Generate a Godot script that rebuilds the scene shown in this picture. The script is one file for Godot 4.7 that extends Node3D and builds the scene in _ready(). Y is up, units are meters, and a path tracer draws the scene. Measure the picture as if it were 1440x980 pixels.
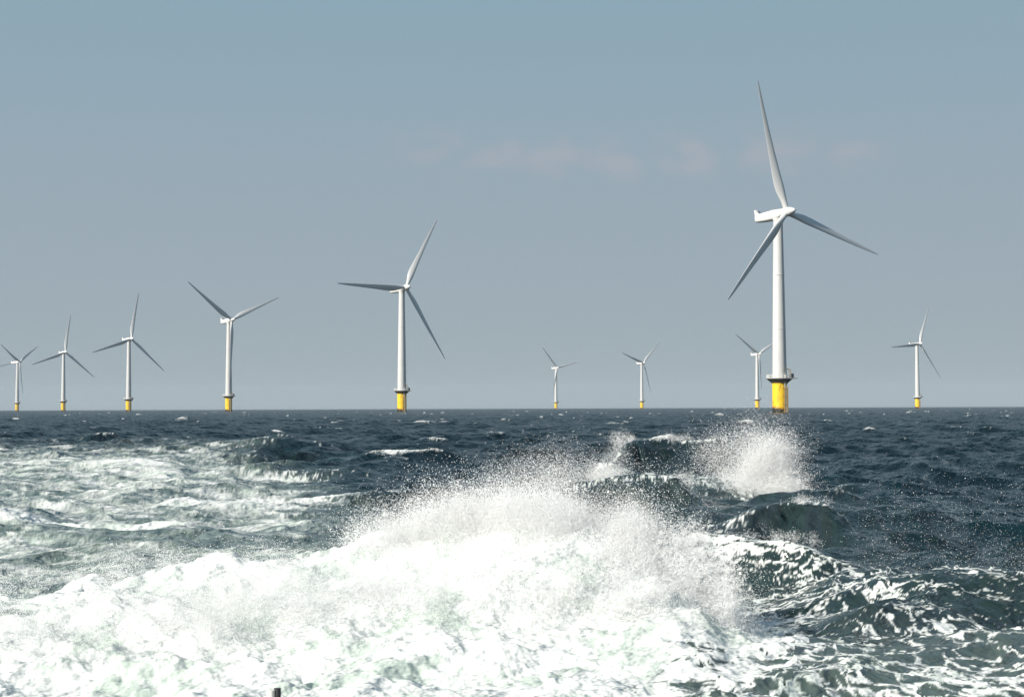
extends Node3D
# Offshore wind farm seen over the broken wake of a boat. Metres, y up, the camera looks along -z.

const EYE := Vector3(0, 2.0, 0)
const SUN_SIDE := 55.0      # degrees to the left of straight behind the camera
const SUN_HIGH := 32.0
const EXPOSURE := 1.4
const SEA_END := 7000.0

var rng := RandomNumberGenerator.new()
var M := {}

# ------------------------------------------------------------------ camera, sky, sun
func set_view() -> void:
	var cam := Camera3D.new()
	cam.name = "camera"
	var pitch := atan(84.0 / 2200.0)
	var roll := deg_to_rad(0.21)
	var fwd := Vector3(0, sin(pitch), -cos(pitch))
	var up0 := Vector3.RIGHT.cross(fwd)
	var right := Vector3.RIGHT * cos(roll) - up0 * sin(roll)
	var up := up0 * cos(roll) + Vector3.RIGHT * sin(roll)
	cam.transform = Transform3D(Basis(right, up, -fwd), EYE)
	cam.fov = rad_to_deg(2.0 * atan(490.0 / 2200.0))
	cam.near = 0.1
	cam.far = 20000.0
	add_child(cam)
	cam.current = true
	var env := Environment.new()
	env.background_mode = Environment.BG_SKY
	var sky := Sky.new()
	var pano := PanoramaSkyMaterial.new()
	pano.panorama = sky_picture()
	sky.sky_material = pano
	env.sky = sky
	env.tonemap_mode = Environment.TONE_MAPPER_LINEAR
	env.tonemap_exposure = EXPOSURE
	env.fog_enabled = true
	env.fog_density = 0.00006
	env.fog_light_color = Color(0.72, 0.76, 0.79)
	env.sdfgi_enabled = true
	env.ssao_enabled = true
	env.ssil_enabled = true
	var we := WorldEnvironment.new()
	we.name = "environment"
	we.environment = env
	add_child(we)
	var sun := DirectionalLight3D.new()
	sun.name = "sun"
	sun.light_color = Color(1.0, 0.97, 0.925)
	sun.light_energy = 1.6
	sun.light_angular_distance = 0.5
	sun.shadow_enabled = true
	add_child(sun)
	var a := deg_to_rad(SUN_SIDE)
	var e := deg_to_rad(SUN_HIGH)
	var s := Vector3(-sin(a) * cos(e), sin(e), cos(a) * cos(e))
	sun.look_at_from_position(s * 100.0, Vector3.ZERO, Vector3.UP)

func lin(r: float, g: float, b: float) -> Color:
	return Color(r / 255.0, g / 255.0, b / 255.0).srgb_to_linear() * (1.0 / EXPOSURE)

func sky_picture() -> ImageTexture:
	var w := 2048
	var h := 1024
	var im := Image.create(w, h, false, Image.FORMAT_RGBF)
	var el := [-90.0, 0.0, 1.5, 7.0, 14.5, 30.0, 55.0, 90.0]
	var co := [lin(120, 135, 145), lin(157, 171, 179), lin(157, 171, 178), lin(153, 169, 181), lin(140, 167, 182), lin(107, 142, 166), lin(76, 111, 142), lin(60, 93, 126)]
	var n := FastNoiseLite.new()
	n.seed = 4
	n.frequency = 1.0
	n.fractal_octaves = 4
	var puff := lin(169, 173, 182)
	for y in h:
		var e := 90.0 - (y + 0.5) / h * 180.0
		var c: Color = co[0]
		for k in el.size() - 1:
			if e >= el[k] and e <= el[k + 1]:
				c = co[k].lerp(co[k + 1], (e - el[k]) / (el[k + 1] - el[k]))
		im.fill_rect(Rect2i(0, y, w, 1), c)
		if e > 5.0 and e < 14.0:
			for x in w:
				# in a Godot panorama the first column looks along -z
				var az := (x + 0.5) / w * 360.0
				if az > 180.0:
					az -= 360.0
				var low := smoothstep(8.0, 9.2, e + 0.5 * n.get_noise_2d(az * 0.5, 31.0))
				var high := 1.0 - smoothstep(9.1, 10.3, e - 0.6 * n.get_noise_2d(az * 0.55, 9.0))
				var side := smoothstep(-6.0, -1.0, az) * (1.0 - smoothstep(11.0, 15.5, az))
				var s: float = clampf(low * high * side * (0.6 + 1.5 * n.get_noise_2d(az * 0.5, e * 0.9)), 0.0, 1.0)
				if s > 0.01:
					im.set_pixel(x, y, c.lerp(puff, s * 0.65))
	return ImageTexture.create_from_image(im)

# ------------------------------------------------------------------ waves by Fourier synthesis
var fr := PackedFloat32Array()
var fi := PackedFloat32Array()

func fft2(n: int) -> void:
	var bits := 0
	while (1 << bits) < n:
		bits += 1
	var rev := PackedInt32Array()
	rev.resize(n)
	for i in n:
		var r := 0
		for b in bits:
			if i & (1 << b):
				r |= 1 << (bits - 1 - b)
		rev[i] = r
	var wr := PackedFloat32Array()
	var wi := PackedFloat32Array()
	for i in n / 2:
		wr.append(cos(TAU * i / n))
		wi.append(sin(TAU * i / n))
	var ar := PackedFloat32Array()
	var ai := PackedFloat32Array()
	ar.resize(n)
	ai.resize(n)
	for pass_ in 2:
		var step := 1 if pass_ == 0 else n
		var line := n if pass_ == 0 else 1
		for l in n:
			var o := l * line
			for i in n:
				var j := o + rev[i] * step
				ar[i] = fr[j]
				ai[i] = fi[j]
			var half := 1
			while half < n:
				var ts := n / (2 * half)
				for g in range(0, n, 2 * half):
					var t := 0
					for i in range(g, g + half):
						var c := wr[t]
						var s := wi[t]
						var k := i + half
						var xr := ar[k] * c - ai[k] * s
						var xi := ar[k] * s + ai[k] * c
						ar[k] = ar[i] - xr
						ai[k] = ai[i] - xi
						ar[i] += xr
						ai[i] += xi
						t += ts
				half *= 2
			for i in n:
				var j := o + i * step
				fr[j] = ar[i]
				fi[j] = ai[i]

# A square tile of sea surface: (sideways x, height, sideways z) at n*n points, waves between the two lengths.
func wave_tile(n: int, size: float, longest: float, shortest: float, peak: float, spread: float, height: float, sideways: bool, seed_: int) -> PackedVector3Array:
	rng.seed = seed_
	var hr := PackedFloat32Array()
	var hi := PackedFloat32Array()
	hr.resize(n * n)
	hi.resize(n * n)
	for y in n:
		for x in n:
			var kx := TAU * (x if x < n / 2 else x - n) / size
			var ky := TAU * (y if y < n / 2 else y - n) / size
			var k := sqrt(kx * kx + ky * ky)
			var a := rng.randfn()
			var b := rng.randfn()
			if k < 1e-6:
				continue
			var length := TAU / k
			if length > longest or length < shortest:
				continue
			var along := kx / k
			var p := exp(-1.25 * pow(length / peak, 2.0)) / (k * k)
			p *= sqrt(spread + (1.0 - spread) * along * along) * (1.0 if along > 0.0 else 0.35)
			p *= smoothstep(shortest, shortest * 1.5, length)
			hr[y * n + x] = a * p
			hi[y * n + x] = b * p
	var out := PackedVector3Array()
	out.resize(n * n)
	fr = hr.duplicate()
	fi = hi.duplicate()
	fft2(n)
	var sum := 0.0
	for i in n * n:
		sum += fr[i] * fr[i]
	var gain := height / sqrt(sum / (n * n))
	for i in n * n:
		out[i].y = fr[i] * gain
	if sideways:
		for axis in 2:
			fr = hr.duplicate()
			fi = hi.duplicate()
			for y in n:
				for x in n:
					var kx := float(x if x < n / 2 else x - n)
					var ky := float(y if y < n / 2 else y - n)
					var k := maxf(sqrt(kx * kx + ky * ky), 1e-6)
					var u := (kx if axis == 0 else ky) / k
					var i := y * n + x
					fr[i] = -hi[i] * u
					fi[i] = hr[i] * u
			fft2(n)
			for i in n * n:
				if axis == 0:
					out[i].x = fr[i] * gain
				else:
					out[i].z = fr[i] * gain
	return out

func ripple_normals(tile: PackedVector3Array, n: int, size: float) -> ImageTexture:
	var data := PackedByteArray()
	data.resize(n * n * 3)
	var d := size / n * 2.0
	for y in n:
		for x in n:
			var sx := (tile[y * n + (x + 1) % n].y - tile[y * n + (x + n - 1) % n].y) / d
			var sy := (tile[((y + 1) % n) * n + x].y - tile[((y + n - 1) % n) * n + x].y) / d
			var v := Vector3(-sx, -sy, 1.0).normalized()
			var i := (y * n + x) * 3
			data[i] = int(clampf(v.x * 127.5 + 127.5, 0, 255))
			data[i + 1] = int(clampf(v.y * 127.5 + 127.5, 0, 255))
			data[i + 2] = int(clampf(v.z * 127.5 + 127.5, 0, 255))
	return ImageTexture.create_from_image(Image.create_from_data(n, n, false, Image.FORMAT_RGB8, data))

var tile_a: PackedVector3Array
var tile_b: PackedVector3Array
const NA := 256
const SA := 137.0
const NB := 256
const SB := 19.3

func sample(t: PackedVector3Array, n: int, size: float, ca: float, sa: float, x: float, z: float) -> Vector3:
	var u := (x * ca + z * sa) / size * n
	var v := (-x * sa + z * ca) / size * n
	var fu := floorf(u)
	var fv := floorf(v)
	var iu := posmod(int(fu), n)
	var iv := posmod(int(fv), n)
	var ju := (iu + 1) % n
	var jv := ((iv + 1) % n) * n
	iv *= n
	var p := t[iv + iu].lerp(t[iv + ju], u - fu).lerp(t[jv + iu].lerp(t[jv + ju], u - fu), v - fv)
	return Vector3(p.x * ca - p.z * sa, p.y, p.x * sa + p.z * ca)

# ------------------------------------------------------------------ the boat's wake
# Each ridge: x of its points, distance, crest height; width behind and in front of the crest; foam on the crest, foam on the face.
var ridges := [
	{"x": [-14.0, -8.0, -4.2, -3.25, -2.0, -1.1, -0.5, 0.0, 0.65, 1.1, 1.4, 1.7, 2.0, 2.4], "d": [14.5, 14.0, 13.6, 13.8, 14.0, 14.0, 13.9, 13.8, 13.5, 13.3, 13.2, 13.1, 13.0, 12.8], "h": [0.2, 0.35, 0.42, 0.58, 0.74, 0.84, 0.95, 1.02, 0.95, 0.78, 0.55, 0.25, 0.08, 0.0], "b": 0.75, "f": 1.7, "crest": 0.75, "face": 1.6},
	{"x": [-24.0, -16.5, -14.0, -11.0, -8.5, -6.0], "d": [52.0, 50.0, 50.0, 47.0, 43.0, 40.0], "h": [0.2, 0.35, 0.5, 0.42, 0.2, 0.0], "b": 2.5, "f": 3.0, "crest": 0.2, "face": 0.25},
	{"x": [-16.0, -13.5, -11.2, -9.5, -7.5], "d": [78.0, 76.0, 75.0, 74.0, 73.0], "h": [0.0, 0.45, 0.75, 0.5, 0.0], "b": 2.0, "f": 2.6, "crest": 0.22, "face": 0.05},
	{"x": [-12.0, -8.8, -7.0, -5.0, -3.0], "d": [27.5, 27.0, 26.5, 26.0, 25.5], "h": [0.3, 0.35, 0.2, 0.12, 0.0], "b": 1.2, "f": 1.5, "crest": 0.2, "face": 0.2},
	{"x": [-9.0, -6.0, -4.5, -3.2, -1.8], "d": [33.0, 33.0, 33.5, 34.0, 34.5], "h": [0.1, 0.22, 0.26, 0.3, 0.0], "b": 1.0, "f": 1.3, "crest": 0.25, "face": 0.15},
	{"x": [2.0, 2.7, 3.5, 3.75, 5.0, 6.2, 7.2, 8.4], "d": [44.0, 46.0, 48.0, 49.0, 49.5, 49.0, 48.0, 47.0], "h": [0.0, 0.35, 0.95, 1.12, 0.98, 1.0, 0.45, 0.0], "b": 1.3, "f": 2.2, "crest": 0.85, "face": -0.4},
	{"x": [0.2, 1.2, 2.3, 3.3, 3.7, 4.1], "d": [33.5, 33.0, 33.0, 33.0, 32.6, 32.0], "h": [0.0, 0.35, 0.6, 0.62, 0.3, 0.0], "b": 0.9, "f": 1.1, "crest": 0.45, "face": 0.0},
	{"x": [2.4, 3.2, 3.9, 4.5, 5.0, 5.25, 5.6], "d": [24.5, 24.8, 25.3, 25.6, 25.5, 25.3, 25.0], "h": [0.0, 0.18, 0.42, 0.54, 0.52, 0.3, 0.0], "b": 0.7, "f": 1.0, "crest": 0.55, "face": -0.05},
	{"x": [1.6, 2.4, 2.9, 3.3, 3.7, 4.2, 4.7], "d": [19.6, 19.4, 19.2, 19.0, 18.8, 18.4, 18.0], "h": [0.1, 0.3, 0.46, 0.46, 0.28, 0.08, 0.0], "b": 0.7, "f": 1.0, "crest": 0.45, "face": 0.05},
	{"x": [2.4, 2.9, 3.5, 4.1, 4.8, 6.0, 8.0], "d": [14.2, 14.3, 14.5, 14.6, 14.8, 15.2, 16.0], "h": [0.0, 0.05, 0.17, 0.28, 0.38, 0.42, 0.3], "b": 0.7, "f": 1.1, "crest": 0.16, "face": -0.05},
	{"x": [0.5, 1.5, 2.5, 3.8, 5.0, 7.0], "d": [11.2, 11.3, 11.5, 11.8, 12.2, 12.8], "h": [0.0, 0.06, 0.14, 0.24, 0.28, 0.2], "b": 0.6, "f": 1.2, "crest": 0.1, "face": 0.0},
]
# Patches of foam: x, distance, radius across, radius in depth, amount.
var patches := [
	[5.6, 37.3, 1.7, 2.0, 0.75], [2.9, 43.5, 0.6, 4.0, 0.45], [1.8, 35.5, 0.9, 1.3, 0.35], [-4.8, 22.3, 2.4, 2.3, -0.26],
	[-8.5, 21.0, 2.6, 4.0, 0.2], [-4.5, 31.0, 2.8, 4.0, 0.2], [-1.9, 18.0, 1.3, 2.6, 0.3], [-14.0, 44.0, 6.0, 5.0, 0.12], [4.4, 10.8, 2.0, 0.6, 0.2], [-2.25, 13.8, 0.6, 0.24, -2.6], [-4.2, 12.7, 0.7, 0.16, -1.8],
	[-9.5, 62.0, 4.0, 6.0, 0.08], [-6.3, 46.0, 1.4, 1.2, 0.45], [2.2, 16.0, 0.7, 2.5, 0.14], [2.0, 12.4, 0.8, 1.2, 0.2],
]
var lump := FastNoiseLite.new()
var web := FastNoiseLite.new()
var streak := FastNoiseLite.new()
var fine := FastNoiseLite.new()

func along(xs: Array, ys: Array, x: float) -> float:
	if x <= xs[0]:
		return ys[0]
	for i in xs.size() - 1:
		if x < xs[i + 1]:
			var t: float = (x - xs[i]) / (xs[i + 1] - xs[i])
			t = lerpf(t, t * t * (3.0 - 2.0 * t), 0.7)
			return lerpf(ys[i], ys[i + 1], t)
	return ys[-1]

# (height, foam 0..1, stirred-up water 0..1, roughness of the foam's relief) of the wake at a place.
func wake(x: float, d: float) -> PackedFloat32Array:
	if d > 125.0:
		return [0.0, 0.0, 0.0, 0.0, 0.0]
	var h := 0.0
	var cover := -0.35
	var stirred := 0.0
	var churn := 0.0
	var lean := 0.0
	var bend := lump.get_noise_2d(x * 0.9, d * 0.9) * 0.35
	for r in ridges:
		var xs: Array = r.x
		if x < xs[0] - 1.0 or x > xs[-1] + 0.6:
			continue
		var dc: float = along(xs, r.d, x)
		var s := d - dc + bend * minf(1.0, dc / 30.0)
		if s > r.b * 2.6 or s < -r.f * 2.6:
			continue
		var hc: float = along(xs, r.h, x)
		var q: float = s / (r.b if s > 0.0 else r.f)
		var e := exp(-q * q)
		h += hc * e
		lean += hc * e * e
		var amount := clampf(hc / 0.22, 0.0, 1.0)
		var qc: float = (s + 0.12 * r.f) / (0.3 * (r.b + r.f) * 0.5)
		cover += r.crest * exp(-qc * qc) * amount
		if s < 0.3 * r.b:
			cover += r.face * e * amount
		if r.face > 1.0:
			churn = maxf(churn, e * amount)
	# the wake's stirred field to the left, and the lace of foam to the right
	var edge := along([14.0, 20.0, 26.0, 35.0, 50.0, 70.0, 95.0, 112.0], [-0.3, -0.9, -1.2, -2.6, -6.0, -10.0, -13.5, -40.0], d)
	var left := smoothstep(0.0, 2.2 + d * 0.03, edge - x + 1.2 * lump.get_noise_2d(x * 0.4, d * 0.25)) * smoothstep(11.0, 14.0, d)
	cover += (0.58 - 0.3 * smoothstep(60.0, 105.0, d)) * left
	var top := along([0.0, 3.0, 3.6, 4.2, 4.8, 5.4, 8.0], [20.0, 19.6, 18.7, 17.7, 16.6, 15.8, 15.0], x)
	var right := smoothstep(-0.2, 0.35, top - d + 0.3 * bend) * smoothstep(1.0, 1.8, x)
	cover += 0.33 * right + 0.05 * smoothstep(12.5, 10.5, d)
	var front := smoothstep(13.3, 12.0, d) * (1.0 - smoothstep(0.4, 1.9, x))
	cover += 1.3 * front
	churn = maxf(churn, front)
	stirred = maxf(maxf(left * 0.75 * (1.0 - smoothstep(45.0, 105.0, d)), right * lerpf(0.1, 0.4, smoothstep(13.5, 11.0, d))), churn)
	var aerated := (x - 3.4) * (x - 3.4) / 8.0 + (d - 34.0) * (d - 34.0) / 260.0
	stirred = maxf(stirred, 0.16 * exp(-aerated))
	for p in patches:
		var u: float = (x - p[0]) / p[2]
		var v: float = (d - p[1]) / p[3]
		var g := u * u + v * v
		if g < 6.0:
			var e := exp(-g)
			cover += p[4] * e
			stirred = maxf(stirred, 0.6 * e * p[4])
	var fd := d + 1.6 * h                 # measured along the wave's face
	if cover < -0.3:
		return [h, 0.0, stirred, 0.0, lean]
	var wx := x + 0.16 * lump.get_noise_2d(x * 3.4 + 40.0, d * 2.8)
	var wd := fd + 0.16 * lump.get_noise_2d(x * 3.4, d * 2.8 + 70.0)
	# 1 on the rim of a bubble raft's cell, -1 in its middle
	var cell := clampf(1.0 - (web.get_noise_2d(wx * 2.4, wd * 2.0) + 1.0) * 4.2, -1.0, 1.0)
	var cell2 := clampf(1.0 - (web.get_noise_2d(wx * 6.5 + 9.0, wd * 5.0) + 1.0) * 3.2, -1.0, 1.0)
	var st := streak.get_noise_2d(x * 0.6, fd * 0.95)
	var flow := streak.get_noise_2d(x * 0.26 + d * 0.09 + 30.0, d * 1.0 - x * 0.12)
	var fi_ := fine.get_noise_2d(x * 1.9, fd * 1.6)
	var lace := lerpf(0.32 * cell + 0.24 * cell2 + 0.42 * st + 0.13 * fi_, 0.05 * cell + 0.07 * cell2 + 0.72 * flow + 0.2 * st + 0.12 * fi_, left)
	var foam := smoothstep(0.2, 0.42, cover + lace)
	if left > 0.0:
		# spent foam drawn out into thin lines by the flow
		var line := 1.0 - 3.0 * absf(streak.get_noise_2d(x * 0.34 + d * 0.12, d * 0.8 - x * 0.1 + 90.0))
		var line2 := 1.0 - 3.0 * absf(streak.get_noise_2d(x * 0.75 + 60.0, d * 1.5 - x * 0.15))
		var drawn := maxf(smoothstep(0.66, 0.95, line), 0.8 * smoothstep(0.7, 0.95, line2)) * smoothstep(-0.05, 0.35, cover + 0.4 * st)
		foam = lerpf(foam, maxf(smoothstep(0.08, 0.8, cover + lace), 0.8 * drawn), left)
	var relief := foam * (0.016 * fi_ + 0.015 * lump.get_noise_2d(x * 5.0, d * 5.0)) + churn * (1.0 - 0.55 * smoothstep(-1.2, -0.2, x)) * (0.10 * lump.get_noise_2d(x * 1.2, d * 1.0) + 0.014 * lump.get_noise_2d(x * 4.5, d * 3.5))
	if d < 40.0:
		h += relief
	return [h, foam, stirred, churn, lean]

var rows_p := []
var rows_c := []
var rows_f := []
var grid_d := PackedFloat32Array()
var grid_t := PackedFloat32Array()
var grid_far := false

func surface_at(x: float, d: float, spacing: float) -> Array:
	var a := sample(tile_a, NA, SA, -0.62, -0.785, x, -d)
	var b := Vector3.ZERO
	var keep_b := 1.0 - smoothstep(0.25, 0.9, spacing)
	if keep_b > 0.0:
		b = sample(tile_b, NB, SB, -0.30, -0.954, x, -d) * keep_b
	var w := wake(x, d)
	var wh := w[0]
	var calm := 1.0 - 0.75 * clampf(absf(wh) * 1.8, 0.0, 1.0)
	if w[3] > 0.0:
		calm *= 1.0 - 0.6 * w[3]
	var keep_a := 1.0 - 0.5 * smoothstep(4.0, 30.0, spacing)
	a *= keep_a * calm
	b *= lerpf(0.65, 1.0, calm)
	var p := Vector3(x + 1.15 * a.x + b.x, a.y + b.y + wh, -d + 1.15 * a.z + b.z + 0.55 * w[4] * (1.0 - w[3]))
	# a breaking crest: where a wave leans forward and stands high
	var cap := a.y + 0.9 * b.y + 0.10 * lump.get_noise_2d(x * 0.3, d * 0.06) + 0.10 * fine.get_noise_2d(x * 0.5, d * 0.2)
	var foam: float = maxf(w[1], smoothstep(0.42, 0.53, cap + 0.10 * fine.get_noise_2d(x * 2.0, d * 0.7)))
	# thinner foam lets the green of the water show
	var thin := 0.0
	if w[1] > 0.2:
		thin = smoothstep(0.0, 0.4, streak.get_noise_2d(x * 0.9 + 50.0, d * 0.9) + 0.4 * fine.get_noise_2d(x * 1.3 + 20.0, d * 1.3)) * (0.25 + 0.5 * w[2])
	return [p, foam, w[2], thin]

func make_row(i: int) -> void:
	var d := grid_d[i]
	var spacing := grid_d[mini(i + 1, grid_d.size() - 1)] - d
	var n := grid_t.size()
	var p := PackedVector3Array()
	var c := PackedColorArray()
	var f := PackedFloat32Array()
	p.resize(n)
	c.resize(n)
	f.resize(n)
	var water := Color(0.006, 0.015, 0.019)
	var stirred := Color(0.17, 0.225, 0.205)
	var white := Color(0.67, 0.695, 0.68)
	var milky := Color(0.40, 0.49, 0.43)
	for k in n:
		var r := surface_at(d * grid_t[k], d, spacing)
		p[k] = r[0]
		f[k] = r[1]
		c[k] = water.lerp(stirred, r[2]).lerp(white.lerp(milky, r[3]), r[1])
	rows_p[i] = p
	rows_c[i] = c
	rows_f[i] = f

# Builds one grid; returns [water arrays, foam arrays].
func make_grid(ds: PackedFloat32Array, ts: PackedFloat32Array) -> Array:
	grid_d = ds
	grid_t = ts
	var nr := ds.size()
	var nc := ts.size()
	rows_p = []
	rows_c = []
	rows_f = []
	rows_p.resize(nr)
	rows_c.resize(nr)
	rows_f.resize(nr)
	var job := WorkerThreadPool.add_group_task(make_row, nr)
	WorkerThreadPool.wait_for_group_task_completion(job)
	var P := PackedVector3Array()
	var C := PackedColorArray()
	var F := PackedFloat32Array()
	for i in nr:
		P.append_array(rows_p[i])
		C.append_array(rows_c[i])
		F.append_array(rows_f[i])
	var N := PackedVector3Array()
	N.resize(P.size())
	for i in nr:
		var up := mini(i + 1, nr - 1) * nc
		var dn := maxi(i - 1, 0) * nc
		var o := i * nc
		for k in nc:
			var e := P[o + mini(k + 1, nc - 1)] - P[o + maxi(k - 1, 0)]
			var s := P[dn + k] - P[up + k]
			N[o + k] = s.cross(e).normalized()
	var out := []
	for kind in 2:
		var map := PackedInt32Array()
		map.resize(P.size())
		map.fill(-1)
		var v := PackedVector3Array()
		var nn := PackedVector3Array()
		var cc := PackedColorArray()
		var ix := PackedInt32Array()
		for i in nr - 1:
			for k in nc - 1:
				var a := i * nc + k
				var foam := (F[a] + F[a + 1] + F[a + nc] + F[a + nc + 1]) > 1.6
				if foam != (kind == 1):
					continue
				for q: int in [a, a + nc, a + nc + 1, a, a + nc + 1, a + 1]:
					var m := map[q]
					if m < 0:
						m = v.size()
						map[q] = m
						v.append(P[q])
						nn.append(N[q])
						cc.append(C[q])
					ix.append(m)
		var arr := []
		arr.resize(Mesh.ARRAY_MAX)
		arr[Mesh.ARRAY_VERTEX] = v
		arr[Mesh.ARRAY_NORMAL] = nn
		arr[Mesh.ARRAY_COLOR] = cc
		arr[Mesh.ARRAY_INDEX] = ix
		out.append(arr)
	return out

func spaced(inner: float, step: float, outer: float, more: int) -> PackedFloat32Array:
	var ts := PackedFloat32Array()
	for i in more:
		ts.append(-lerpf(outer, inner, float(i) / more))
	var n := int(2.0 * inner / step)
	for i in n + 1:
		ts.append(-inner + 2.0 * inner * i / n)
	for i in more:
		ts.append(lerpf(inner, outer, float(i + 1) / more))
	return ts

func make_sea() -> void:
	tile_a = wave_tile(NA, SA, 70.0, 1.6, 13.0, 0.12, 0.155, true, 11)
	tile_b = wave_tile(NB, SB, 2.6, 0.16, 9.0, 0.3, 0.046, true, 23)
	var tile_c := wave_tile(256, 2.3, 0.5, 0.02, 9.0, 0.4, 0.0095, false, 31)
	var tile_f := wave_tile(512, 11.0, 3.0, 0.05, 9.0, 0.35, 0.055, false, 47)
	print("tiles ", Time.get_ticks_msec())
	lump.seed = 3
	lump.frequency = 1.0
	lump.fractal_octaves = 3
	web.seed = 8
	web.noise_type = FastNoiseLite.TYPE_CELLULAR
	web.frequency = 1.7
	web.fractal_type = FastNoiseLite.FRACTAL_NONE
	web.cellular_return_type = FastNoiseLite.RETURN_DISTANCE2_SUB
	web.cellular_jitter = 1.0
	streak.seed = 15
	streak.frequency = 1.0
	streak.fractal_octaves = 5
	streak.domain_warp_enabled = true
	streak.domain_warp_amplitude = 0.5
	streak.domain_warp_frequency = 0.8
	fine.seed = 21
	fine.frequency = 3.2
	fine.fractal_octaves = 4
	var ds := PackedFloat32Array()
	var d := 6.5
	while d < 60.0:
		ds.append(d)
		d *= 1.02 if d < 10.0 else (1.0019 if d < 21.0 else 1.0042)
	ds.append(60.0)
	var near := make_grid(ds, spaced(0.35, 0.00075, 0.6, 60))
	print("near ", Time.get_ticks_msec())
	ds = PackedFloat32Array()
	d = 60.0
	while d < SEA_END:
		ds.append(d)
		d *= 1.0048 + 0.014 * clampf(log(d / 150.0) / 3.8, 0.0, 1.0)
	ds.append(SEA_END)
	var far := make_grid(ds, spaced(0.36, 0.0011, 0.6, 40))
	print("far ", Time.get_ticks_msec())
	# the rest of the sea, round and behind the camera
	ds = PackedFloat32Array()
	var st := SurfaceTool.new()
	st.begin(Mesh.PRIMITIVE_TRIANGLES)
	var a0 := atan(0.6)
	var rings := [0.0, 6.5, 12.0, 25.0, 60.0, 150.0, 400.0, 1200.0, 3000.0, SEA_END]
	var n := 90
	for i in rings.size() - 1:
		for k in n:
			var q := []
			for c: Array in [[i, k], [i + 1, k], [i + 1, k + 1], [i, k + 1]]:
				var a: float = lerpf(a0, TAU - a0, float(c[1]) / n)
				var r: float = rings[c[0]] / cos(a0)
				q.append(Vector3(sin(a) * r, 0.0, -cos(a) * r))
			for t: int in [0, 1, 2, 0, 2, 3]:
				st.set_color(Color(0.006, 0.015, 0.019))
				st.set_normal(Vector3.UP)
				st.add_vertex(q[t])
	for t: Vector3 in [Vector3(0, 0, 0), Vector3(-6.5 * 0.6, 0, -6.5), Vector3(6.5 * 0.6, 0, -6.5)]:
		st.set_color(Color(0.006, 0.015, 0.019))
		st.set_normal(Vector3.UP)
		st.add_vertex(t)
	var mesh := ArrayMesh.new()
	mesh.add_surface_from_arrays(Mesh.PRIMITIVE_TRIANGLES, near[0])
	mesh.add_surface_from_arrays(Mesh.PRIMITIVE_TRIANGLES, far[0])
	st.commit(mesh)
	var wn := water_material(ripple_normals(tile_c, 256, 2.3), 2.3, 0.17)
	var wf := water_material(ripple_normals(tile_f, 512, 11.0), 11.0, 0.28)
	mesh.surface_set_material(0, wn)
	mesh.surface_set_material(1, wf)
	mesh.surface_set_material(2, wf)
	var sea := MeshInstance3D.new()
	sea.name = "sea"
	sea.mesh = mesh
	sea.set_meta("kind", "structure")
	sea.set_meta("label", "dark blue choppy sea reaching to the horizon")
	sea.set_meta("category", "sea")
	add_child(sea)
	var fm := StandardMaterial3D.new()
	fm.resource_name = "foam"
	fm.vertex_color_use_as_albedo = true
	fm.roughness = 0.75
	fm.metallic_specular = 0.25
	fm.normal_enabled = true
	fm.normal_texture = ripple_normals(wave_tile(256, 1.7, 0.5, 0.016, 9.0, 1.0, 0.007, false, 77), 256, 1.7)
	fm.uv1_triplanar = true
	fm.uv1_world_triplanar = true
	fm.uv1_triplanar_sharpness = 4.0
	fm.uv1_scale = Vector3.ONE / 1.7
	foam_object("wake_foam", near[1], fm, "white foam and lace of bubbles on the boat's wake", "foam")
	foam_object("whitecap_foam", far[1], fm, "small white foam caps scattered on the open sea", "foam")

func foam_object(called: String, arr: Array, m: Material, label: String, category: String) -> void:
	if arr[Mesh.ARRAY_INDEX].is_empty():
		return
	var mesh := ArrayMesh.new()
	mesh.add_surface_from_arrays(Mesh.PRIMITIVE_TRIANGLES, arr)
	mesh.surface_set_material(0, m)
	var o := MeshInstance3D.new()
	o.name = called
	o.mesh = mesh
	o.set_meta("kind", "stuff")
	o.set_meta("label", label)
	o.set_meta("category", category)
	add_child(o)

func water_material(normals: Texture2D, size: float, rough: float) -> StandardMaterial3D:
	var m := StandardMaterial3D.new()
	m.resource_name = "sea_water"
	m.vertex_color_use_as_albedo = true
	m.roughness = rough
	m.metallic_specular = 0.36
	m.normal_enabled = true
	m.normal_texture = normals
	m.normal_scale = 1.0
	m.uv1_triplanar = true
	m.uv1_world_triplanar = true
	m.uv1_triplanar_sharpness = 8.0
	m.uv1_scale = Vector3.ONE / size
	return m

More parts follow.
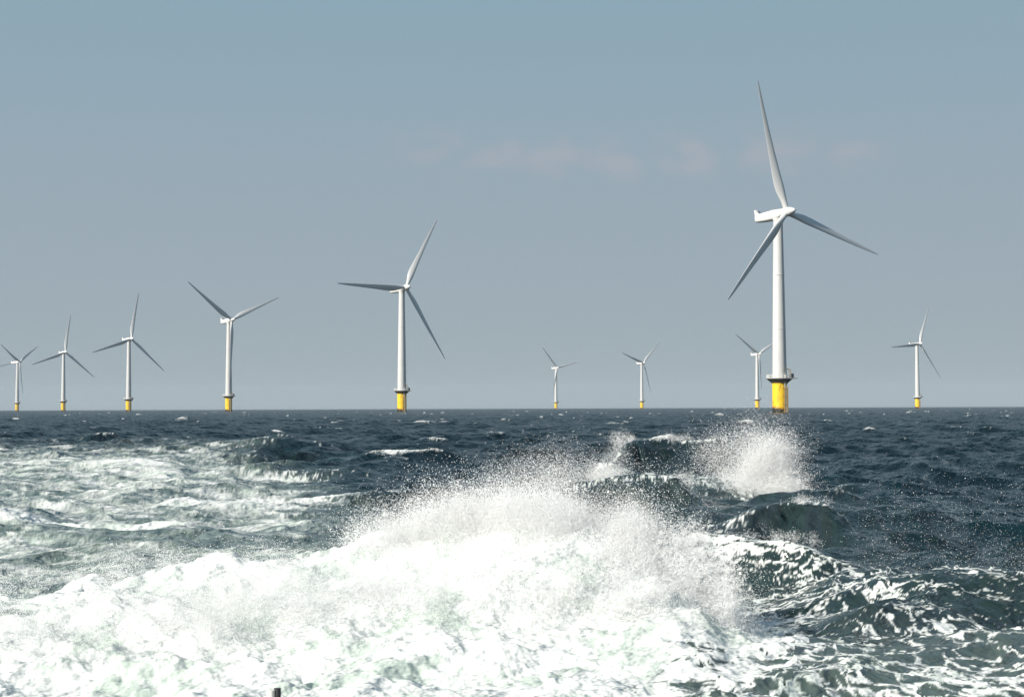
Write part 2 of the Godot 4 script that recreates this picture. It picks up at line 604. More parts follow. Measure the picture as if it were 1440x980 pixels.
# ------------------------------------------------------------------ spray
func droplet_cluster(count: int, size: float, tight: float, threads: bool, seed_: int) -> ArrayMesh:
	rng.seed = seed_
	var v := PackedVector3Array()
	var ix := PackedInt32Array()
	var p0 := Vector3.ZERO
	var dir := Vector3.UP
	for i in count:
		if i % 24 == 0 or not threads:      # a new thread of drops
			p0 = Vector3(rng.randfn(), rng.randfn(), rng.randfn()) * tight
			dir = Vector3(rng.randfn() * 0.6, 1.0, rng.randfn() * 0.6) * rng.randf_range(0.15, 0.8)
		var f := rng.randf_range(-0.5, 0.5)
		var c := p0 + dir * f + Vector3(rng.randfn(), rng.randfn(), rng.randfn()) * tight * (0.05 + 0.28 * rng.randf() * rng.randf())
		var r := size * 0.55 * exp(clampf(rng.randfn(), -2.0, 2.2) * 0.5)
		var b := Basis(Vector3(rng.randfn(), rng.randfn(), rng.randfn()).normalized(), rng.randf() * TAU)
		var o := v.size()
		for k in 4:
			var corner: Vector3 = [Vector3(1, 1, 1), Vector3(1, -1, -1), Vector3(-1, 1, -1), Vector3(-1, -1, 1)][k]
			v.append(c + b * (corner * r * 0.75))
		ix.append_array(PackedInt32Array([o, o + 2, o + 1, o, o + 1, o + 3, o, o + 3, o + 2, o + 1, o + 2, o + 3]))
	var nn := PackedVector3Array()
	nn.resize(v.size())
	for i in v.size():
		var o := i / 4 * 4
		var mid := (v[o] + v[o + 1] + v[o + 2] + v[o + 3]) * 0.25
		nn[i] = (v[i] - mid).normalized()
	var arr := []
	arr.resize(Mesh.ARRAY_MAX)
	arr[Mesh.ARRAY_VERTEX] = v
	arr[Mesh.ARRAY_NORMAL] = nn
	arr[Mesh.ARRAY_INDEX] = ix
	var mesh := ArrayMesh.new()
	mesh.add_surface_from_arrays(Mesh.PRIMITIVE_TRIANGLES, arr)
	return mesh

# Each emitter: middle, radii, number of clusters, smallest and largest cluster, how far stretched along its flight.
var torn := FastNoiseLite.new()

func spray(called: String, label: String, mesh: ArrayMesh, source: Vector3, emitters: Array, seed_: int, wisps := 2.6) -> void:
	torn.seed = 5
	torn.frequency = 1.0
	torn.fractal_octaves = 3
	rng.seed = seed_
	var all := []
	for e: Array in emitters:
		var c: Vector3 = e[0]
		var r: Vector3 = e[1]
		for i in int(e[2] * 1.7):
			var o := Vector3(clampf(rng.randfn(), -1.6, 1.6), clampf(rng.randfn(), -1.6, 1.6), clampf(rng.randfn(), -1.6, 1.6)) * 0.6
			var p := c + o * r
			if torn.get_noise_3d(p.x * wisps, p.y * wisps * 0.6, p.z * wisps) < -0.02:
				continue
			var s := rng.randf_range(e[3], e[4])
			var fly := (p - source + Vector3(0, 0.15, 0)).normalized()
			fly = (fly + 0.35 * Vector3(rng.randfn(), rng.randfn(), rng.randfn())).normalized()
			var side := fly.cross(Vector3(rng.randfn(), rng.randfn(), rng.randfn())).normalized()
			var st: float = e[5] * rng.randf_range(0.6, 1.4)
			var b := Basis(side * s, fly * s * st, side.cross(fly) * s)
			all.append(Transform3D(b, p))
	var mm := MultiMesh.new()
	mm.transform_format = MultiMesh.TRANSFORM_3D
	mm.mesh = mesh
	mm.instance_count = all.size()
	for i in all.size():
		mm.set_instance_transform(i, all[i])
	var o := MultiMeshInstance3D.new()
	o.name = called
	o.multimesh = mm
	o.material_override = M.spray
	o.set_meta("kind", "stuff")
	o.set_meta("label", label)
	o.set_meta("category", "spray")
	add_child(o)

func make_spray() -> void:
	var m := StandardMaterial3D.new()
	m.resource_name = "spray_droplets"
	m.albedo_color = Color(0.985, 0.99, 0.99)
	m.roughness = 0.9
	m.metallic_specular = 0.2
	M.spray = m
	var dense := droplet_cluster(432, 0.018, 0.42, true, 5)
	var vapour := droplet_cluster(1600, 0.0085, 0.42, false, 12)
	var thin := droplet_cluster(130, 0.0062, 0.5, false, 6)
	var mid := droplet_cluster(480, 0.016, 0.42, true, 7)
	spray("breaker_spray", "big white burst of spray thrown up by the breaking wave in front", dense, Vector3(0.3, 0.0, -12.8), [
		[Vector3(-0.9, 0.86, -13.8), Vector3(0.5, 0.08, 0.3), 90, 0.06, 0.18, 1.5],
		[Vector3(-0.4, 1.02, -13.7), Vector3(0.4, 0.10, 0.3), 150, 0.07, 0.2, 1.6],
		[Vector3(0.05, 1.1, -13.6), Vector3(0.4, 0.12, 0.3), 170, 0.07, 0.2, 1.6],
		[Vector3(0.6, 0.98, -13.4), Vector3(0.45, 0.14, 0.3), 190, 0.07, 0.2, 1.6],
		[Vector3(1.1, 0.8, -13.2), Vector3(0.4, 0.16, 0.3), 220, 0.07, 0.2, 1.6],
		[Vector3(1.5, 0.5, -13.0), Vector3(0.28, 0.26, 0.3), 260, 0.07, 0.2, 1.5],
		[Vector3(1.65, 0.15, -12.6), Vector3(0.28, 0.3, 0.4), 240, 0.07, 0.18, 1.4],
		[Vector3(1.45, -0.05, -11.9), Vector3(0.4, 0.25, 0.4), 160, 0.07, 0.16, 1.4],
		[Vector3(0.6, 0.55, -12.1), Vector3(1.1, 0.4, 0.3), 260, 0.06, 0.16, 1.3],
		[Vector3(-2.0, 0.45, -12.3), Vector3(2.4, 0.3, 0.8), 300, 0.05, 0.14, 1.3],
		[Vector3(1.15, 0.45, -12.2), Vector3(0.5, 0.35, 0.3), 220, 0.05, 0.15, 1.5],
		[Vector3(0.3, 0.75, -12.7), Vector3(0.7, 0.25, 0.3), 220, 0.05, 0.15, 1.6],
		[Vector3(-3.05, 0.68, -13.9), Vector3(0.5, 0.05, 0.1), 16, 0.05, 0.1, 2.4],
		[Vector3(-3.9, 0.50, -13.9), Vector3(0.6, 0.08, 0.1), 14, 0.05, 0.12, 2.0],
	], 101)
	spray("breaker_mist", "soft white mist round the big burst of spray in front", vapour, Vector3(0.3, -0.3, -12.8), [
		[Vector3(-0.75, 0.86, -13.7), Vector3(0.5, 0.12, 0.3), 90, 0.2, 0.32, 1.2],
		[Vector3(-0.1, 0.98, -13.5), Vector3(0.5, 0.16, 0.3), 160, 0.2, 0.34, 1.2],
		[Vector3(0.5, 0.88, -13.2), Vector3(0.5, 0.2, 0.3), 190, 0.2, 0.34, 1.2],
		[Vector3(1.0, 0.7, -13.0), Vector3(0.4, 0.22, 0.3), 100, 0.2, 0.34, 1.2],
		[Vector3(1.4, 0.35, -12.7), Vector3(0.3, 0.3, 0.35), 40, 0.2, 0.32, 1.2],
		[Vector3(0.7, 0.92, -13.1), Vector3(0.4, 0.12, 0.25), 60, 0.15, 0.28, 1.2],
		[Vector3(0.4, 0.4, -12.1), Vector3(1.0, 0.35, 0.4), 90, 0.12, 0.26, 1.2],
		[Vector3(-1.6, 0.5, -12.4), Vector3(1.6, 0.25, 0.6), 160, 0.18, 0.3, 1.2],
		[Vector3(-3.4, 0.3, -12.2), Vector3(1.3, 0.2, 0.6), 80, 0.18, 0.3, 1.2],
	], 105)
	spray("drifting_droplets", "fine droplets drifting over the water round the big burst", thin, Vector3(0.3, -0.5, -13.0), [
		[Vector3(-0.1, 1.05, -14.0), Vector3(0.9, 0.16, 0.5), 120, 0.2, 0.38, 1.2],
		[Vector3(0.8, 0.85, -14.2), Vector3(0.9, 0.2, 0.7), 140, 0.2, 0.4, 1.2],
		[Vector3(1.7, 0.2, -12.8), Vector3(0.35, 0.4, 0.8), 150, 0.2, 0.4, 1.2],
		[Vector3(4.6, 0.35, -16.5), Vector3(1.0, 0.7, 1.5), 80, 0.3, 0.55, 1.0],
		[Vector3(4.6, 0.45, -14.3), Vector3(0.2, 0.2, 0.3), 30, 0.12, 0.28, 1.3],
		[Vector3(-3.6, 0.6, -14.0), Vector3(1.0, 0.16, 0.4), 40, 0.15, 0.3, 1.2],
	], 102)
	spray("crest_spray", "round plume of white spray at the end of the second wave", mid, Vector3(5.6, 0.0, -38.0), [
		[Vector3(5.9, 0.12, -38.0), Vector3(0.75, 0.2, 0.5), 170, 0.2, 0.4, 1.4],
		[Vector3(6.15, 0.45, -38.0), Vector3(0.4, 0.35, 0.4), 130, 0.2, 0.4, 1.6],
		[Vector3(6.2, 0.9, -38.0), Vector3(0.4, 0.25, 0.4), 30, 0.2, 0.4, 1.5],
		[Vector3(5.4, 0.08, -37.2), Vector3(1.5, 0.10, 0.7), 140, 0.15, 0.35, 1.2],
		[Vector3(2.55, 0.15, -42.5), Vector3(0.3, 0.2, 0.6), 40, 0.15, 0.35, 1.6],
		[Vector3(3.0, 0.5, -46.0), Vector3(0.3, 0.25, 0.8), 26, 0.15, 0.3, 1.3],
		[Vector3(3.5, 0.98, -48.5), Vector3(0.3, 0.18, 0.3), 36, 0.15, 0.35, 1.5],
		[Vector3(5.2, 0.98, -49.0), Vector3(1.5, 0.07, 0.3), 110, 0.1, 0.26, 1.4],
		[Vector3(3.3, 0.42, -32.8), Vector3(0.4, 0.15, 0.3), 30, 0.15, 0.3, 1.3],
		[Vector3(4.5, 0.44, -25.4), Vector3(0.7, 0.05, 0.2), 30, 0.08, 0.18, 1.3],
		[Vector3(3.0, 0.40, -19.1), Vector3(0.7, 0.05, 0.2), 30, 0.06, 0.15, 1.3],
	], 103, 1.3)
	var mist := droplet_cluster(120, 0.012, 0.5, false, 9)
	spray("crest_mist", "soft mist of the plume at the end of the second wave", vapour, Vector3(5.4, -0.3, -38.0), [
		[Vector3(5.9, 0.15, -38.0), Vector3(0.7, 0.2, 0.5), 80, 0.35, 0.6, 1.2],
		[Vector3(6.15, 0.5, -38.0), Vector3(0.45, 0.38, 0.4), 85, 0.35, 0.65, 1.3],
		[Vector3(5.7, 0.85, -38.4), Vector3(0.8, 0.35, 0.5), 16, 0.5, 0.8, 1.2],
		[Vector3(2.6, 0.15, -42.5), Vector3(0.3, 0.2, 0.8), 14, 0.3, 0.5, 1.2],
		[Vector3(3.1, 0.55, -46.0), Vector3(0.3, 0.2, 0.8), 5, 0.3, 0.5, 1.2],
		[Vector3(1.2, 0.2, -40.0), Vector3(1.8, 0.3, 1.5), 14, 0.6, 1.0, 1.0],
	], 106, 1.1)
	spray("blown_droplets", "haze of fine droplets blown off the second wave", mist, Vector3(3.0, -0.5, -42.0), [
		[Vector3(1.4, 0.3, -41.0), Vector3(2.0, 0.35, 1.5), 50, 0.5, 0.9, 1.0],
		[Vector3(2.0, 0.3, -33.0), Vector3(1.3, 0.25, 1.0), 80, 0.4, 0.7, 1.0],
		[Vector3(5.7, 0.75, -38.6), Vector3(1.0, 0.5, 0.8), 120, 0.4, 0.7, 1.0],
	], 104, 0.6)

# ------------------------------------------------------------------ wind turbines
func lathe(profile: Array, sides: int) -> ArrayMesh:
	var st := SurfaceTool.new()
	st.begin(Mesh.PRIMITIVE_TRIANGLES)
	var n := profile.size()
	var total := 0.0
	var at := [0.0]
	for i in n - 1:
		total += (profile[i + 1] as Vector2).distance_to(profile[i])
		at.append(total)
	for i in n - 1:
		var a: Vector2 = profile[i]
		var b: Vector2 = profile[i + 1]
		var g := (b - a).normalized()
		st.set_smooth_group(-1)
		for k in sides:
			var q := []
			for c: Array in [[a, k, at[i]], [b, k, at[i + 1]], [b, k + 1, at[i + 1]], [a, k + 1, at[i]]]:
				var t := TAU * float(c[1]) / sides
				var p: Vector2 = c[0]
				q.append([Vector3(p.x * sin(t), p.y, p.x * cos(t)), Vector3(g.y * sin(t), -g.x, g.y * cos(t)), Vector2(float(c[1]) / sides, 1.0 - float(c[2]) / total)])
			for j: int in [0, 1, 2, 0, 2, 3]:
				st.set_normal(q[j][1])
				st.set_uv(q[j][2])
				st.add_vertex(q[j][0])
	return st.commit()

func tube(st: SurfaceTool, a: Vector3, b: Vector3, r: float, sides := 8) -> void:
	var y := (b - a).normalized()
	var x := y.cross(Vector3(0.31, 0.22, 0.92)).normalized()
	var z := x.cross(y)
	for k in sides:
		var q := []
		for c: Array in [[a, k], [b, k], [b, k + 1], [a, k + 1]]:
			var t := TAU * float(c[1]) / sides
			var nrm := x * cos(t) + z * sin(t)
			q.append([c[0] + nrm * r, nrm])
		for j: int in [0, 2, 1, 0, 3, 2]:
			st.set_normal(q[j][1])
			st.add_vertex(q[j][0])
		for end in 2:
			var c: Vector3 = a if end == 0 else b
			var nrm := -y if end == 0 else y
			var p0: Vector3 = q[0 if end == 0 else 1][0]
			var p1: Vector3 = q[3 if end == 0 else 2][0]
			for v: Vector3 in ([c, p1, p0] if end == 0 else [c, p0, p1]):
				st.set_normal(nrm)
				st.add_vertex(v)

func box(st: SurfaceTool, c: Vector3, s: Vector3, turn := 0.0) -> void:
	var b := BoxMesh.new()
	b.size = s
	st.append_from(b, 0, Transform3D(Basis(Vector3.UP, turn), c))

# A body lofted through rounded sections: z, middle height, half width, half height, squareness.
func loft(sections: Array, sides: int) -> ArrayMesh:
	var st := SurfaceTool.new()
	st.begin(Mesh.PRIMITIVE_TRIANGLES)
	var ring := func(s: Array, k: int) -> Vector3:
		var t := TAU * k / sides
		var e: float = s[4]
		var c := cos(t)
		var n := sin(t)
		return Vector3(signf(c) * pow(absf(c), e) * s[2], s[1] + signf(n) * pow(absf(n), e) * s[3], s[0])
	st.set_smooth_group(0)
	for i in sections.size() - 1:
		for k in sides:
			var a: Vector3 = ring.call(sections[i], k)
			var b: Vector3 = ring.call(sections[i + 1], k)
			var c: Vector3 = ring.call(sections[i + 1], (k + 1) % sides)
			var d: Vector3 = ring.call(sections[i], (k + 1) % sides)
			for v: Vector3 in [a, c, b, a, d, c]:
				st.add_vertex(v)
	for end in 2:
		st.set_smooth_group(1 + end)
		var s: Array = sections[0] if end == 0 else sections[-1]
		for k in sides:
			var a: Vector3 = ring.call(s, k)
			var b: Vector3 = ring.call(s, (k + 1) % sides)
			var m := Vector3(0, s[1], s[0])
			for v: Vector3 in ([m, b, a] if end == 0 else [m, a, b]):
				st.add_vertex(v)
	st.index()
	st.generate_normals()
	return st.commit()

func blade_mesh() -> ArrayMesh:
	var st := SurfaceTool.new()
	st.begin(Mesh.PRIMITIVE_TRIANGLES)
	st.set_smooth_group(0)
	var R := [0.9, 2.2, 3.6, 5.5, 7.5, 9.5, 12.0, 16.0, 20.0, 25.0, 30.0, 35.0, 39.0, 42.0, 43.8, 44.6]
	var CH := [1.9, 1.9, 2.1, 2.75, 3.4, 3.6, 3.4, 3.0, 2.62, 2.2, 1.8, 1.42, 1.1, 0.8, 0.5, 0.12]
	var TH := [1.0, 1.0, 0.86, 0.6, 0.45, 0.38, 0.32, 0.27, 0.24, 0.22, 0.2, 0.18, 0.18, 0.18, 0.18, 0.2]
	var TW := [15.0, 15.0, 14.5, 13.5, 12.5, 11.5, 10.0, 8.0, 6.3, 4.6, 3.2, 2.0, 1.2, 0.5, 0.2, 0.0]
	var sides := 20
	var rings := []
	for i in R.size():
		var pts := []
		var tw := deg_to_rad(TW[i] + 5.0)
		for k in sides:
			var t := TAU * k / sides
			var u := 0.5 + 0.5 * cos(t)                 # 1 at the leading edge
			var round_: float = clampf((TH[i] - 0.3) / 0.7, 0.0, 1.0)
			var foil := sin(t) * pow(u, 0.35) * (1.0 if sin(t) > 0.0 else 0.7)
			var y: float = lerpf(foil, sin(t), round_) * 0.5 * TH[i] * CH[i]
			var ax: float = lerpf(0.68, 0.5, round_)    # the span line lies behind the leading edge
			var x: float = (u - ax) * CH[i]
			pts.append(Vector3(x * cos(tw) - y * sin(tw), R[i], x * sin(tw) + y * cos(tw) + 1.6 * pow(R[i] / 45.0, 2.0)))
		rings.append(pts)
	for i in R.size() - 1:
		for k in sides:
			var l := (k + 1) % sides
			for v: Vector3 in [rings[i][k], rings[i + 1][k], rings[i + 1][l], rings[i][k], rings[i + 1][l], rings[i][l]]:
				st.add_vertex(v)
	st.index()
	st.generate_normals()
	return st.commit()

func paint(called: String, c: Color, rough: float, spec := 0.5) -> StandardMaterial3D:
	var m := StandardMaterial3D.new()
	m.resource_name = called
	m.albedo_color = c.linear_to_srgb()
	m.roughness = rough
	m.metallic_specular = spec
	return m

func weathered(called: String, base: Color, stain: Color, growth: bool, seed_: int) -> StandardMaterial3D:
	var w := 256
	var h := 512
	var n := FastNoiseLite.new()
	n.seed = seed_
	n.frequency = 0.02
	n.fractal_octaves = 4
	rng.seed = seed_
	var im := Image.create(w, h, false, Image.FORMAT_RGBF)
	var runs := []
	for i in (44 if growth else 14):
		runs.append([rng.randf() * w, rng.randf() * h * 0.9, rng.randf_range(1.5, 5.0), rng.randf_range(8.0, 80.0)])
	for y in h:
		for x in w:
			var a := TAU * x / w
			var v := n.get_noise_3d(cos(a) * 60.0, sin(a) * 60.0, y * 0.9)
			var c := base * (1.0 + 0.07 * v)
			var s := 0.0
			for r: Array in runs:
				var dx: float = absf(x - r[0])
				var dy: float = y - r[1]
				if dx < r[2] * 2.0 and dy > -2.0 and dy < r[3]:
					s = maxf(s, (1.0 - dx / (r[2] * 2.0)) * (1.0 - maxf(dy, 0.0) / r[3]))
			c = c.lerp(stain, clampf(s * (0.9 if growth else 0.18) * (0.8 + v), 0.0, 0.85))
			if growth:
				# the splash zone: rust first, weed and mussels below, with a ragged upper edge
				var up := float(h - y) / h + 0.035 * n.get_noise_3d(cos(a) * 90.0 + 300.0, sin(a) * 90.0, y * 0.5) + 0.03 * cos(a - 0.9)
				if up < 0.43:
					c = c.lerp(Color(0.30, 0.11, 0.02), 0.75 * smoothstep(0.43, 0.37, up))
				if up < 0.36:
					c = c.lerp(Color(0.025, 0.024, 0.016), smoothstep(0.36, 0.345, up))
			im.set_pixel(x, y, c.linear_to_srgb())
	im.convert(Image.FORMAT_RGB8)
	var m := StandardMaterial3D.new()
	m.resource_name = called
	m.albedo_texture = ImageTexture.create_from_image(im)
	m.roughness = 0.42
	return m

func part(called: String, mesh: Mesh, m: Material, parent: Node3D, at := Transform3D()) -> MeshInstance3D:
	var o := MeshInstance3D.new()
	o.name = called
	o.mesh = mesh
	o.material_override = m
	o.transform = at
	parent.add_child(o, true)
	return o

var B := {}
const HUB := 66.5
const DECK := 11.6

func turbine_shapes() -> void:
	M.white = weathered("tower_paint", Color(0.56, 0.565, 0.56), Color(0.34, 0.36, 0.30), false, 61)
	M.blade = paint("blade_paint", Color(0.60, 0.61, 0.61), 0.32)
	M.shell = paint("nacelle_paint", Color(0.62, 0.62, 0.61), 0.4)
	M.yellow = weathered("yellow_paint", Color(0.80, 0.53, 0.02), Color(0.13, 0.05, 0.012), true, 62)
	M.grey = paint("galvanised_steel", Color(0.36, 0.37, 0.37), 0.55)
	M.dark = paint("dark_steel", Color(0.055, 0.06, 0.062), 0.6)
	M.rail = paint("rail_paint", Color(0.74, 0.74, 0.70), 0.5)
	M.orange = paint("davit_paint", Color(0.30, 0.19, 0.10), 0.5)
	B.blade = blade_mesh()
	B.tower = lathe([Vector2(2.35, DECK), Vector2(2.32, DECK + 4.0), Vector2(2.15, 28.0), Vector2(1.9, 44.0), Vector2(1.55, HUB - 2.1), Vector2(0.0, HUB - 2.05)], 48)
	B.flange = lathe([Vector2(2.24, 28.0), Vector2(2.24, 28.22), Vector2(2.1, 28.22)], 48)
	B.flange_high = lathe([Vector2(2.0, 46.0), Vector2(2.0, 46.22), Vector2(1.7, 46.22)], 48)
	B.pile = lathe([Vector2(2.5, -3.0), Vector2(2.5, DECK - 1.9), Vector2(2.62, DECK - 1.85), Vector2(2.62, DECK - 1.5)], 48)
	B.skirt = lathe([Vector2(2.55, DECK - 1.7), Vector2(4.1, DECK - 0.32), Vector2(4.35, DECK - 0.30), Vector2(4.35, DECK), Vector2(0.0, DECK + 0.01)], 40)
	var st := SurfaceTool.new()
	st.begin(Mesh.PRIMITIVE_TRIANGLES)
	box(st, Vector3(3.9, DECK - 0.02, 1.6), Vector3(2.6, 0.28, 3.0), 0.35)
	B.extension = st.commit()
	st = SurfaceTool.new()
	st.begin(Mesh.PRIMITIVE_TRIANGLES)
	var posts := 22
	for i in posts:
		var a := TAU * i / posts
		var b := TAU * (i + 1) / posts
		var p := Vector3(sin(a) * 4.2, DECK, cos(a) * 4.2)
		var q := Vector3(sin(b) * 4.2, DECK, cos(b) * 4.2)
		tube(st, p, p + Vector3(0, 1.15, 0), 0.085, 6)
		for y: float in [0.12, 0.6, 1.15]:
			tube(st, p + Vector3(0, y, 0), q + Vector3(0, y, 0), 0.07, 6)
	B.railing = st.commit()
	st = SurfaceTool.new()
	st.begin(Mesh.PRIMITIVE_TRIANGLES)
	for s: float in [-0.55, 0.55]:
		tube(st, Vector3(s, -3.0, 3.6), Vector3(s, 8.6, 3.6), 0.2, 10)
		for y: float in [0.6, 3.2, 6.0, 8.5]:
			tube(st, Vector3(s, y, 3.6), Vector3(s, y, 2.4), 0.12, 8)
	B.fender = st.commit()
	st = SurfaceTool.new()
	st.begin(Mesh.PRIMITIVE_TRIANGLES)
	for s: float in [-0.28, 0.28]:
		tube(st, Vector3(s, -2.0, 3.15), Vector3(s, DECK + 1.1, 3.15), 0.06, 6)
	for i in 40:
		tube(st, Vector3(-0.28, -1.8 + 0.34 * i, 3.15), Vector3(0.28, -1.8 + 0.34 * i, 3.15), 0.03, 5)
	B.ladder = st.commit()
	st = SurfaceTool.new()
	st.begin(Mesh.PRIMITIVE_TRIANGLES)
	tube(st, Vector3(3.2, DECK, 2.6), Vector3(3.2, DECK + 2.9, 2.6), 0.16, 8)
	tube(st, Vector3(3.2, DECK + 2.8, 2.6), Vector3(0.9, DECK + 3.5, 3.3), 0.12, 8)
	tube(st, Vector3(3.2, DECK + 1.4, 2.6), Vector3(2.0, DECK + 3.1, 2.95), 0.08, 8)
	B.davit = st.commit()
	st = SurfaceTool.new()
	st.begin(Mesh.PRIMITIVE_TRIANGLES)
	box(st, Vector3(3.9, DECK + 0.85, 1.4), Vector3(0.9, 1.4, 0.8), 0.35)
	B.cabinet = st.commit()
	st = SurfaceTool.new()
	st.begin(Mesh.PRIMITIVE_TRIANGLES)
	box(st, Vector3(0, DECK + 1.25, 2.42), Vector3(0.95, 2.1, 0.12))
	B.door = st.commit()
	B.nacelle = loft([[2.5, 0.05, 1.25, 1.25, 1.0], [2.3, 0.0, 1.45, 1.45, 0.85], [1.0, -0.05, 1.62, 1.6, 0.62], [-1.5, -0.05, 1.7, 1.68, 0.5], [-5.0, -0.02, 1.65, 1.6, 0.48], [-8.0, 0.05, 1.5, 1.4, 0.48], [-9.3, 0.1, 1.4, 1.28, 0.5], [-9.55, 0.1, 1.25, 1.12, 0.55]], 32)
	st = SurfaceTool.new()
	st.begin(Mesh.PRIMITIVE_TRIANGLES)
	var side := [Vector2(-9.5, 1.0), Vector2(-9.62, 3.1), Vector2(-9.35, 3.1), Vector2(-8.9, 2.1), Vector2(-8.2, 1.55), Vector2(-7.0, 1.25), Vector2(-7.0, 1.0)]
	var tri := Geometry2D.triangulate_polygon(PackedVector2Array(side))
	for s: float in [-1.15, 1.15]:
		for i in range(0, tri.size(), 3):
			var order := [tri[i], tri[i + 1], tri[i + 2]]
			var u: Vector2 = side[order[1]] - side[order[0]]
			if (u.cross(side[order[2]] - side[order[0]]) > 0.0) == (s < 0.0):
				order.reverse()
			for j: int in order:
				st.add_vertex(Vector3(s, side[j].y, side[j].x))
	for i in side.size():
		var a: Vector2 = side[i]
		var b: Vector2 = side[(i + 1) % side.size()]
		for v: Vector3 in [Vector3(-1.15, a.y, a.x), Vector3(1.15, b.y, b.x), Vector3(-1.15, b.y, b.x), Vector3(-1.15, a.y, a.x), Vector3(1.15, a.y, a.x), Vector3(1.15, b.y, b.x)]:
			st.add_vertex(v)
	st.set_smooth_group(-1)
	st.generate_normals()
	B.fin = st.commit()
	st = SurfaceTool.new()
	st.begin(Mesh.PRIMITIVE_TRIANGLES)
	tube(st, Vector3(0.2, 1.5, 0), Vector3(0.2, 2.5, 0), 0.09, 6)
	tube(st, Vector3(0.0, 2.48, 0), Vector3(0.4, 2.48, 0), 0.1, 6)
	B.sensor = st.commit()
	B.collar = lathe([Vector2(1.7, HUB - 2.15), Vector2(1.75, HUB - 1.5), Vector2(0.0, HUB - 1.45)], 36)
	B.spinner = loft([[2.45, 0.0, 1.35, 1.35, 1.0], [2.7, 0.0, 1.55, 1.55, 1.0], [4.0, 0.0, 1.62, 1.62, 1.0], [5.0, 0.0, 1.5, 1.5, 1.0], [6.1, 0.0, 1.2, 1.2, 1.0], [7.0, 0.0, 0.85, 0.85, 1.0], [7.6, 0.0, 0.5, 0.5, 1.0], [7.8, 0.0, 0.25, 0.25, 1.0], [7.84, 0.0, 0.04, 0.04, 1.0]], 32)

func first_turbine() -> Node3D:
	var t := Node3D.new()
	t.name = "wind_turbine"
	var pile := part("foundation", B.pile, M.yellow, t, Transform3D(Basis(Vector3.UP, 0.0), Vector3.ZERO))
	pile.set_meta("label", "yellow steel foundation with a dark waterline")
	var turn := Transform3D(Basis(Vector3.UP, deg_to_rad(26.0)), Vector3.ZERO)
	part("fender", B.fender, M.yellow_plain, pile, turn)
	part("ladder", B.ladder, M.rail, pile, turn)
	var deck := part("platform", B.skirt, M.dark, t)
	part("platform_extension", B.extension, M.grey, deck)
	part("railing", B.railing, M.rail, deck)
	part("davit_crane", B.davit, M.orange, deck)
	part("cabinet", B.cabinet, M.dark, deck)
	var tower := part("tower", B.tower, M.white, t)
	part("flange", B.flange, M.shell, tower)
	part("flange", B.flange_high, M.shell, tower)
	part("door", B.door, M.grey, tower, Transform3D(Basis(Vector3.UP, deg_to_rad(48.0)), Vector3.ZERO))
	var nac := part("nacelle", B.nacelle, M.shell, t)
	part("cooler_fin", B.fin, M.shell, nac)
	for z: float in [-1.9, -2.8]:
		part("wind_sensor", B.sensor, M.grey, nac, Transform3D(Basis(), Vector3(0, 0, z)))
	part("yaw_collar", B.collar, M.shell, tower)
	part("spinner", B.spinner, M.shell, t)
	for k in 3:
		part("blade", B.blade, M.blade, t)
	return t

# Turns the head into the wind and the rotor to its stand.
func pose(t: Node3D, yaw: float, phase: float) -> void:
	var head := Transform3D(Basis(Vector3.UP, deg_to_rad(yaw)) * Basis(Vector3.RIGHT, deg_to_rad(-5.0)), Vector3(0, HUB, 0))
	var k := 0
	for c in t.get_children():
		if c.name.begins_with("nacelle") or c.name.begins_with("spinner"):
			c.transform = head
		elif c.name.begins_with("blade"):
			c.transform = head * Transform3D(Basis(Vector3.FORWARD, deg_to_rad(phase + 120.0 * k)), Vector3(0, 0, 4.0))
			k += 1

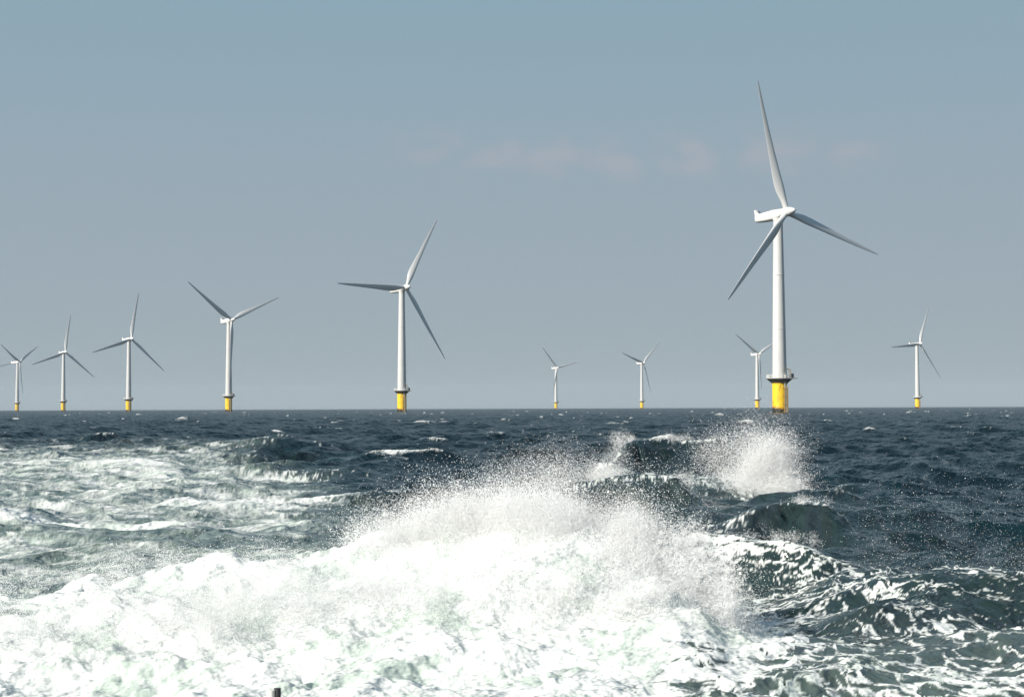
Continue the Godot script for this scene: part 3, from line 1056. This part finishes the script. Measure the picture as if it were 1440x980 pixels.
func make_turbines() -> void:
	turbine_shapes()
	M.yellow_plain = paint("rusty_steel", Color(0.28, 0.17, 0.05), 0.6)
	var list := [
		[89.2, 521.0, 37.0, 106.0, "nearest and tallest white wind turbine on a yellow foundation, right of centre"],
		[-59.2, 839.0, 39.0, 30.0, "second largest wind turbine, left of centre, one blade pointing level to the left"],
		[-206.2, 1137.0, 42.0, 66.0, "mid-sized wind turbine with two blades raised in a V and one along its tower"],
		[-352.6, 1437.0, 46.0, 12.0, "wind turbine third from the left edge, one blade nearly upright"],
		[-505.7, 1761.0, 43.0, 10.0, "small wind turbine second from the left edge, one blade nearly upright"],
		[-668.5, 2111.0, 69.0, 60.0, "small wind turbine at the left edge, blades like a narrow Y"],
		[70.6, 2521.0, 38.0, 78.0, "smallest and farthest wind turbine, near the middle of the horizon"],
		[187.1, 2256.0, 38.0, 48.0, "small wind turbine between the farthest one and the tallest one"],
		[298.7, 1905.0, 34.0, 62.0, "small wind turbine partly hidden behind the tallest turbine's tower"],
		[417.7, 1611.0, 34.0, 24.0, "lone wind turbine near the right edge, beyond the tallest one"],
		[-838.0, 2480.0, 45.0, 78.0, "wind turbine cut off by the left edge, only a blade tip showing"],
	]
	var first := first_turbine()
	for i in list.size():
		var a: Array = list[i]
		var t: Node3D = first if i == 0 else first.duplicate()
		t.name = "wind_turbine" if i == 0 else "wind_turbine_%03d" % i
		t.position = Vector3(a[0], 0, -a[1])
		t.set_meta("label", a[4])
		t.set_meta("category", "wind turbine")
		t.set_meta("group", "wind turbines standing in the sea")
		add_child(t)
		pose(t, a[2], a[3])

# ------------------------------------------------------------------ the boat's rail
func make_boat() -> void:
	var t := Node3D.new()
	t.name = "boat_stern"
	t.position = Vector3(-0.55, 0, -3.6)
	t.set_meta("label", "pale rail post of the boat at the bottom edge of the picture")
	t.set_meta("category", "boat")
	add_child(t)
	var m := paint("boat_paint", Color(0.62, 0.6, 0.55), 0.35)
	var dark := paint("rubber", Color(0.03, 0.032, 0.034), 0.6)
	var hull := loft([[-0.45, 0.25, 2.6, 0.55, 0.25], [0.0, 0.25, 2.7, 0.62, 0.22], [6.0, 0.3, 2.7, 0.66, 0.22]], 32)
	part("hull", hull, m, t)
	var st := SurfaceTool.new()
	st.begin(Mesh.PRIMITIVE_TRIANGLES)
	tube(st, Vector3(-0.004, 0.8, 0), Vector3(-0.004, 1.359, 0), 0.0095, 16)
	part("rail_post", st.commit(), paint("post_paint", Color(0.80, 0.77, 0.70), 0.4), t)
	st = SurfaceTool.new()
	st.begin(Mesh.PRIMITIVE_TRIANGLES)
	tube(st, Vector3(0.010, 0.8, -0.004), Vector3(0.010, 1.362, -0.004), 0.008, 12)
	part("cable_sheath", st.commit(), dark, t)

func _ready() -> void:
	set_view()
	make_sea()
	make_turbines()
	make_spray()
	make_boat()
	print("done ", Time.get_ticks_msec())
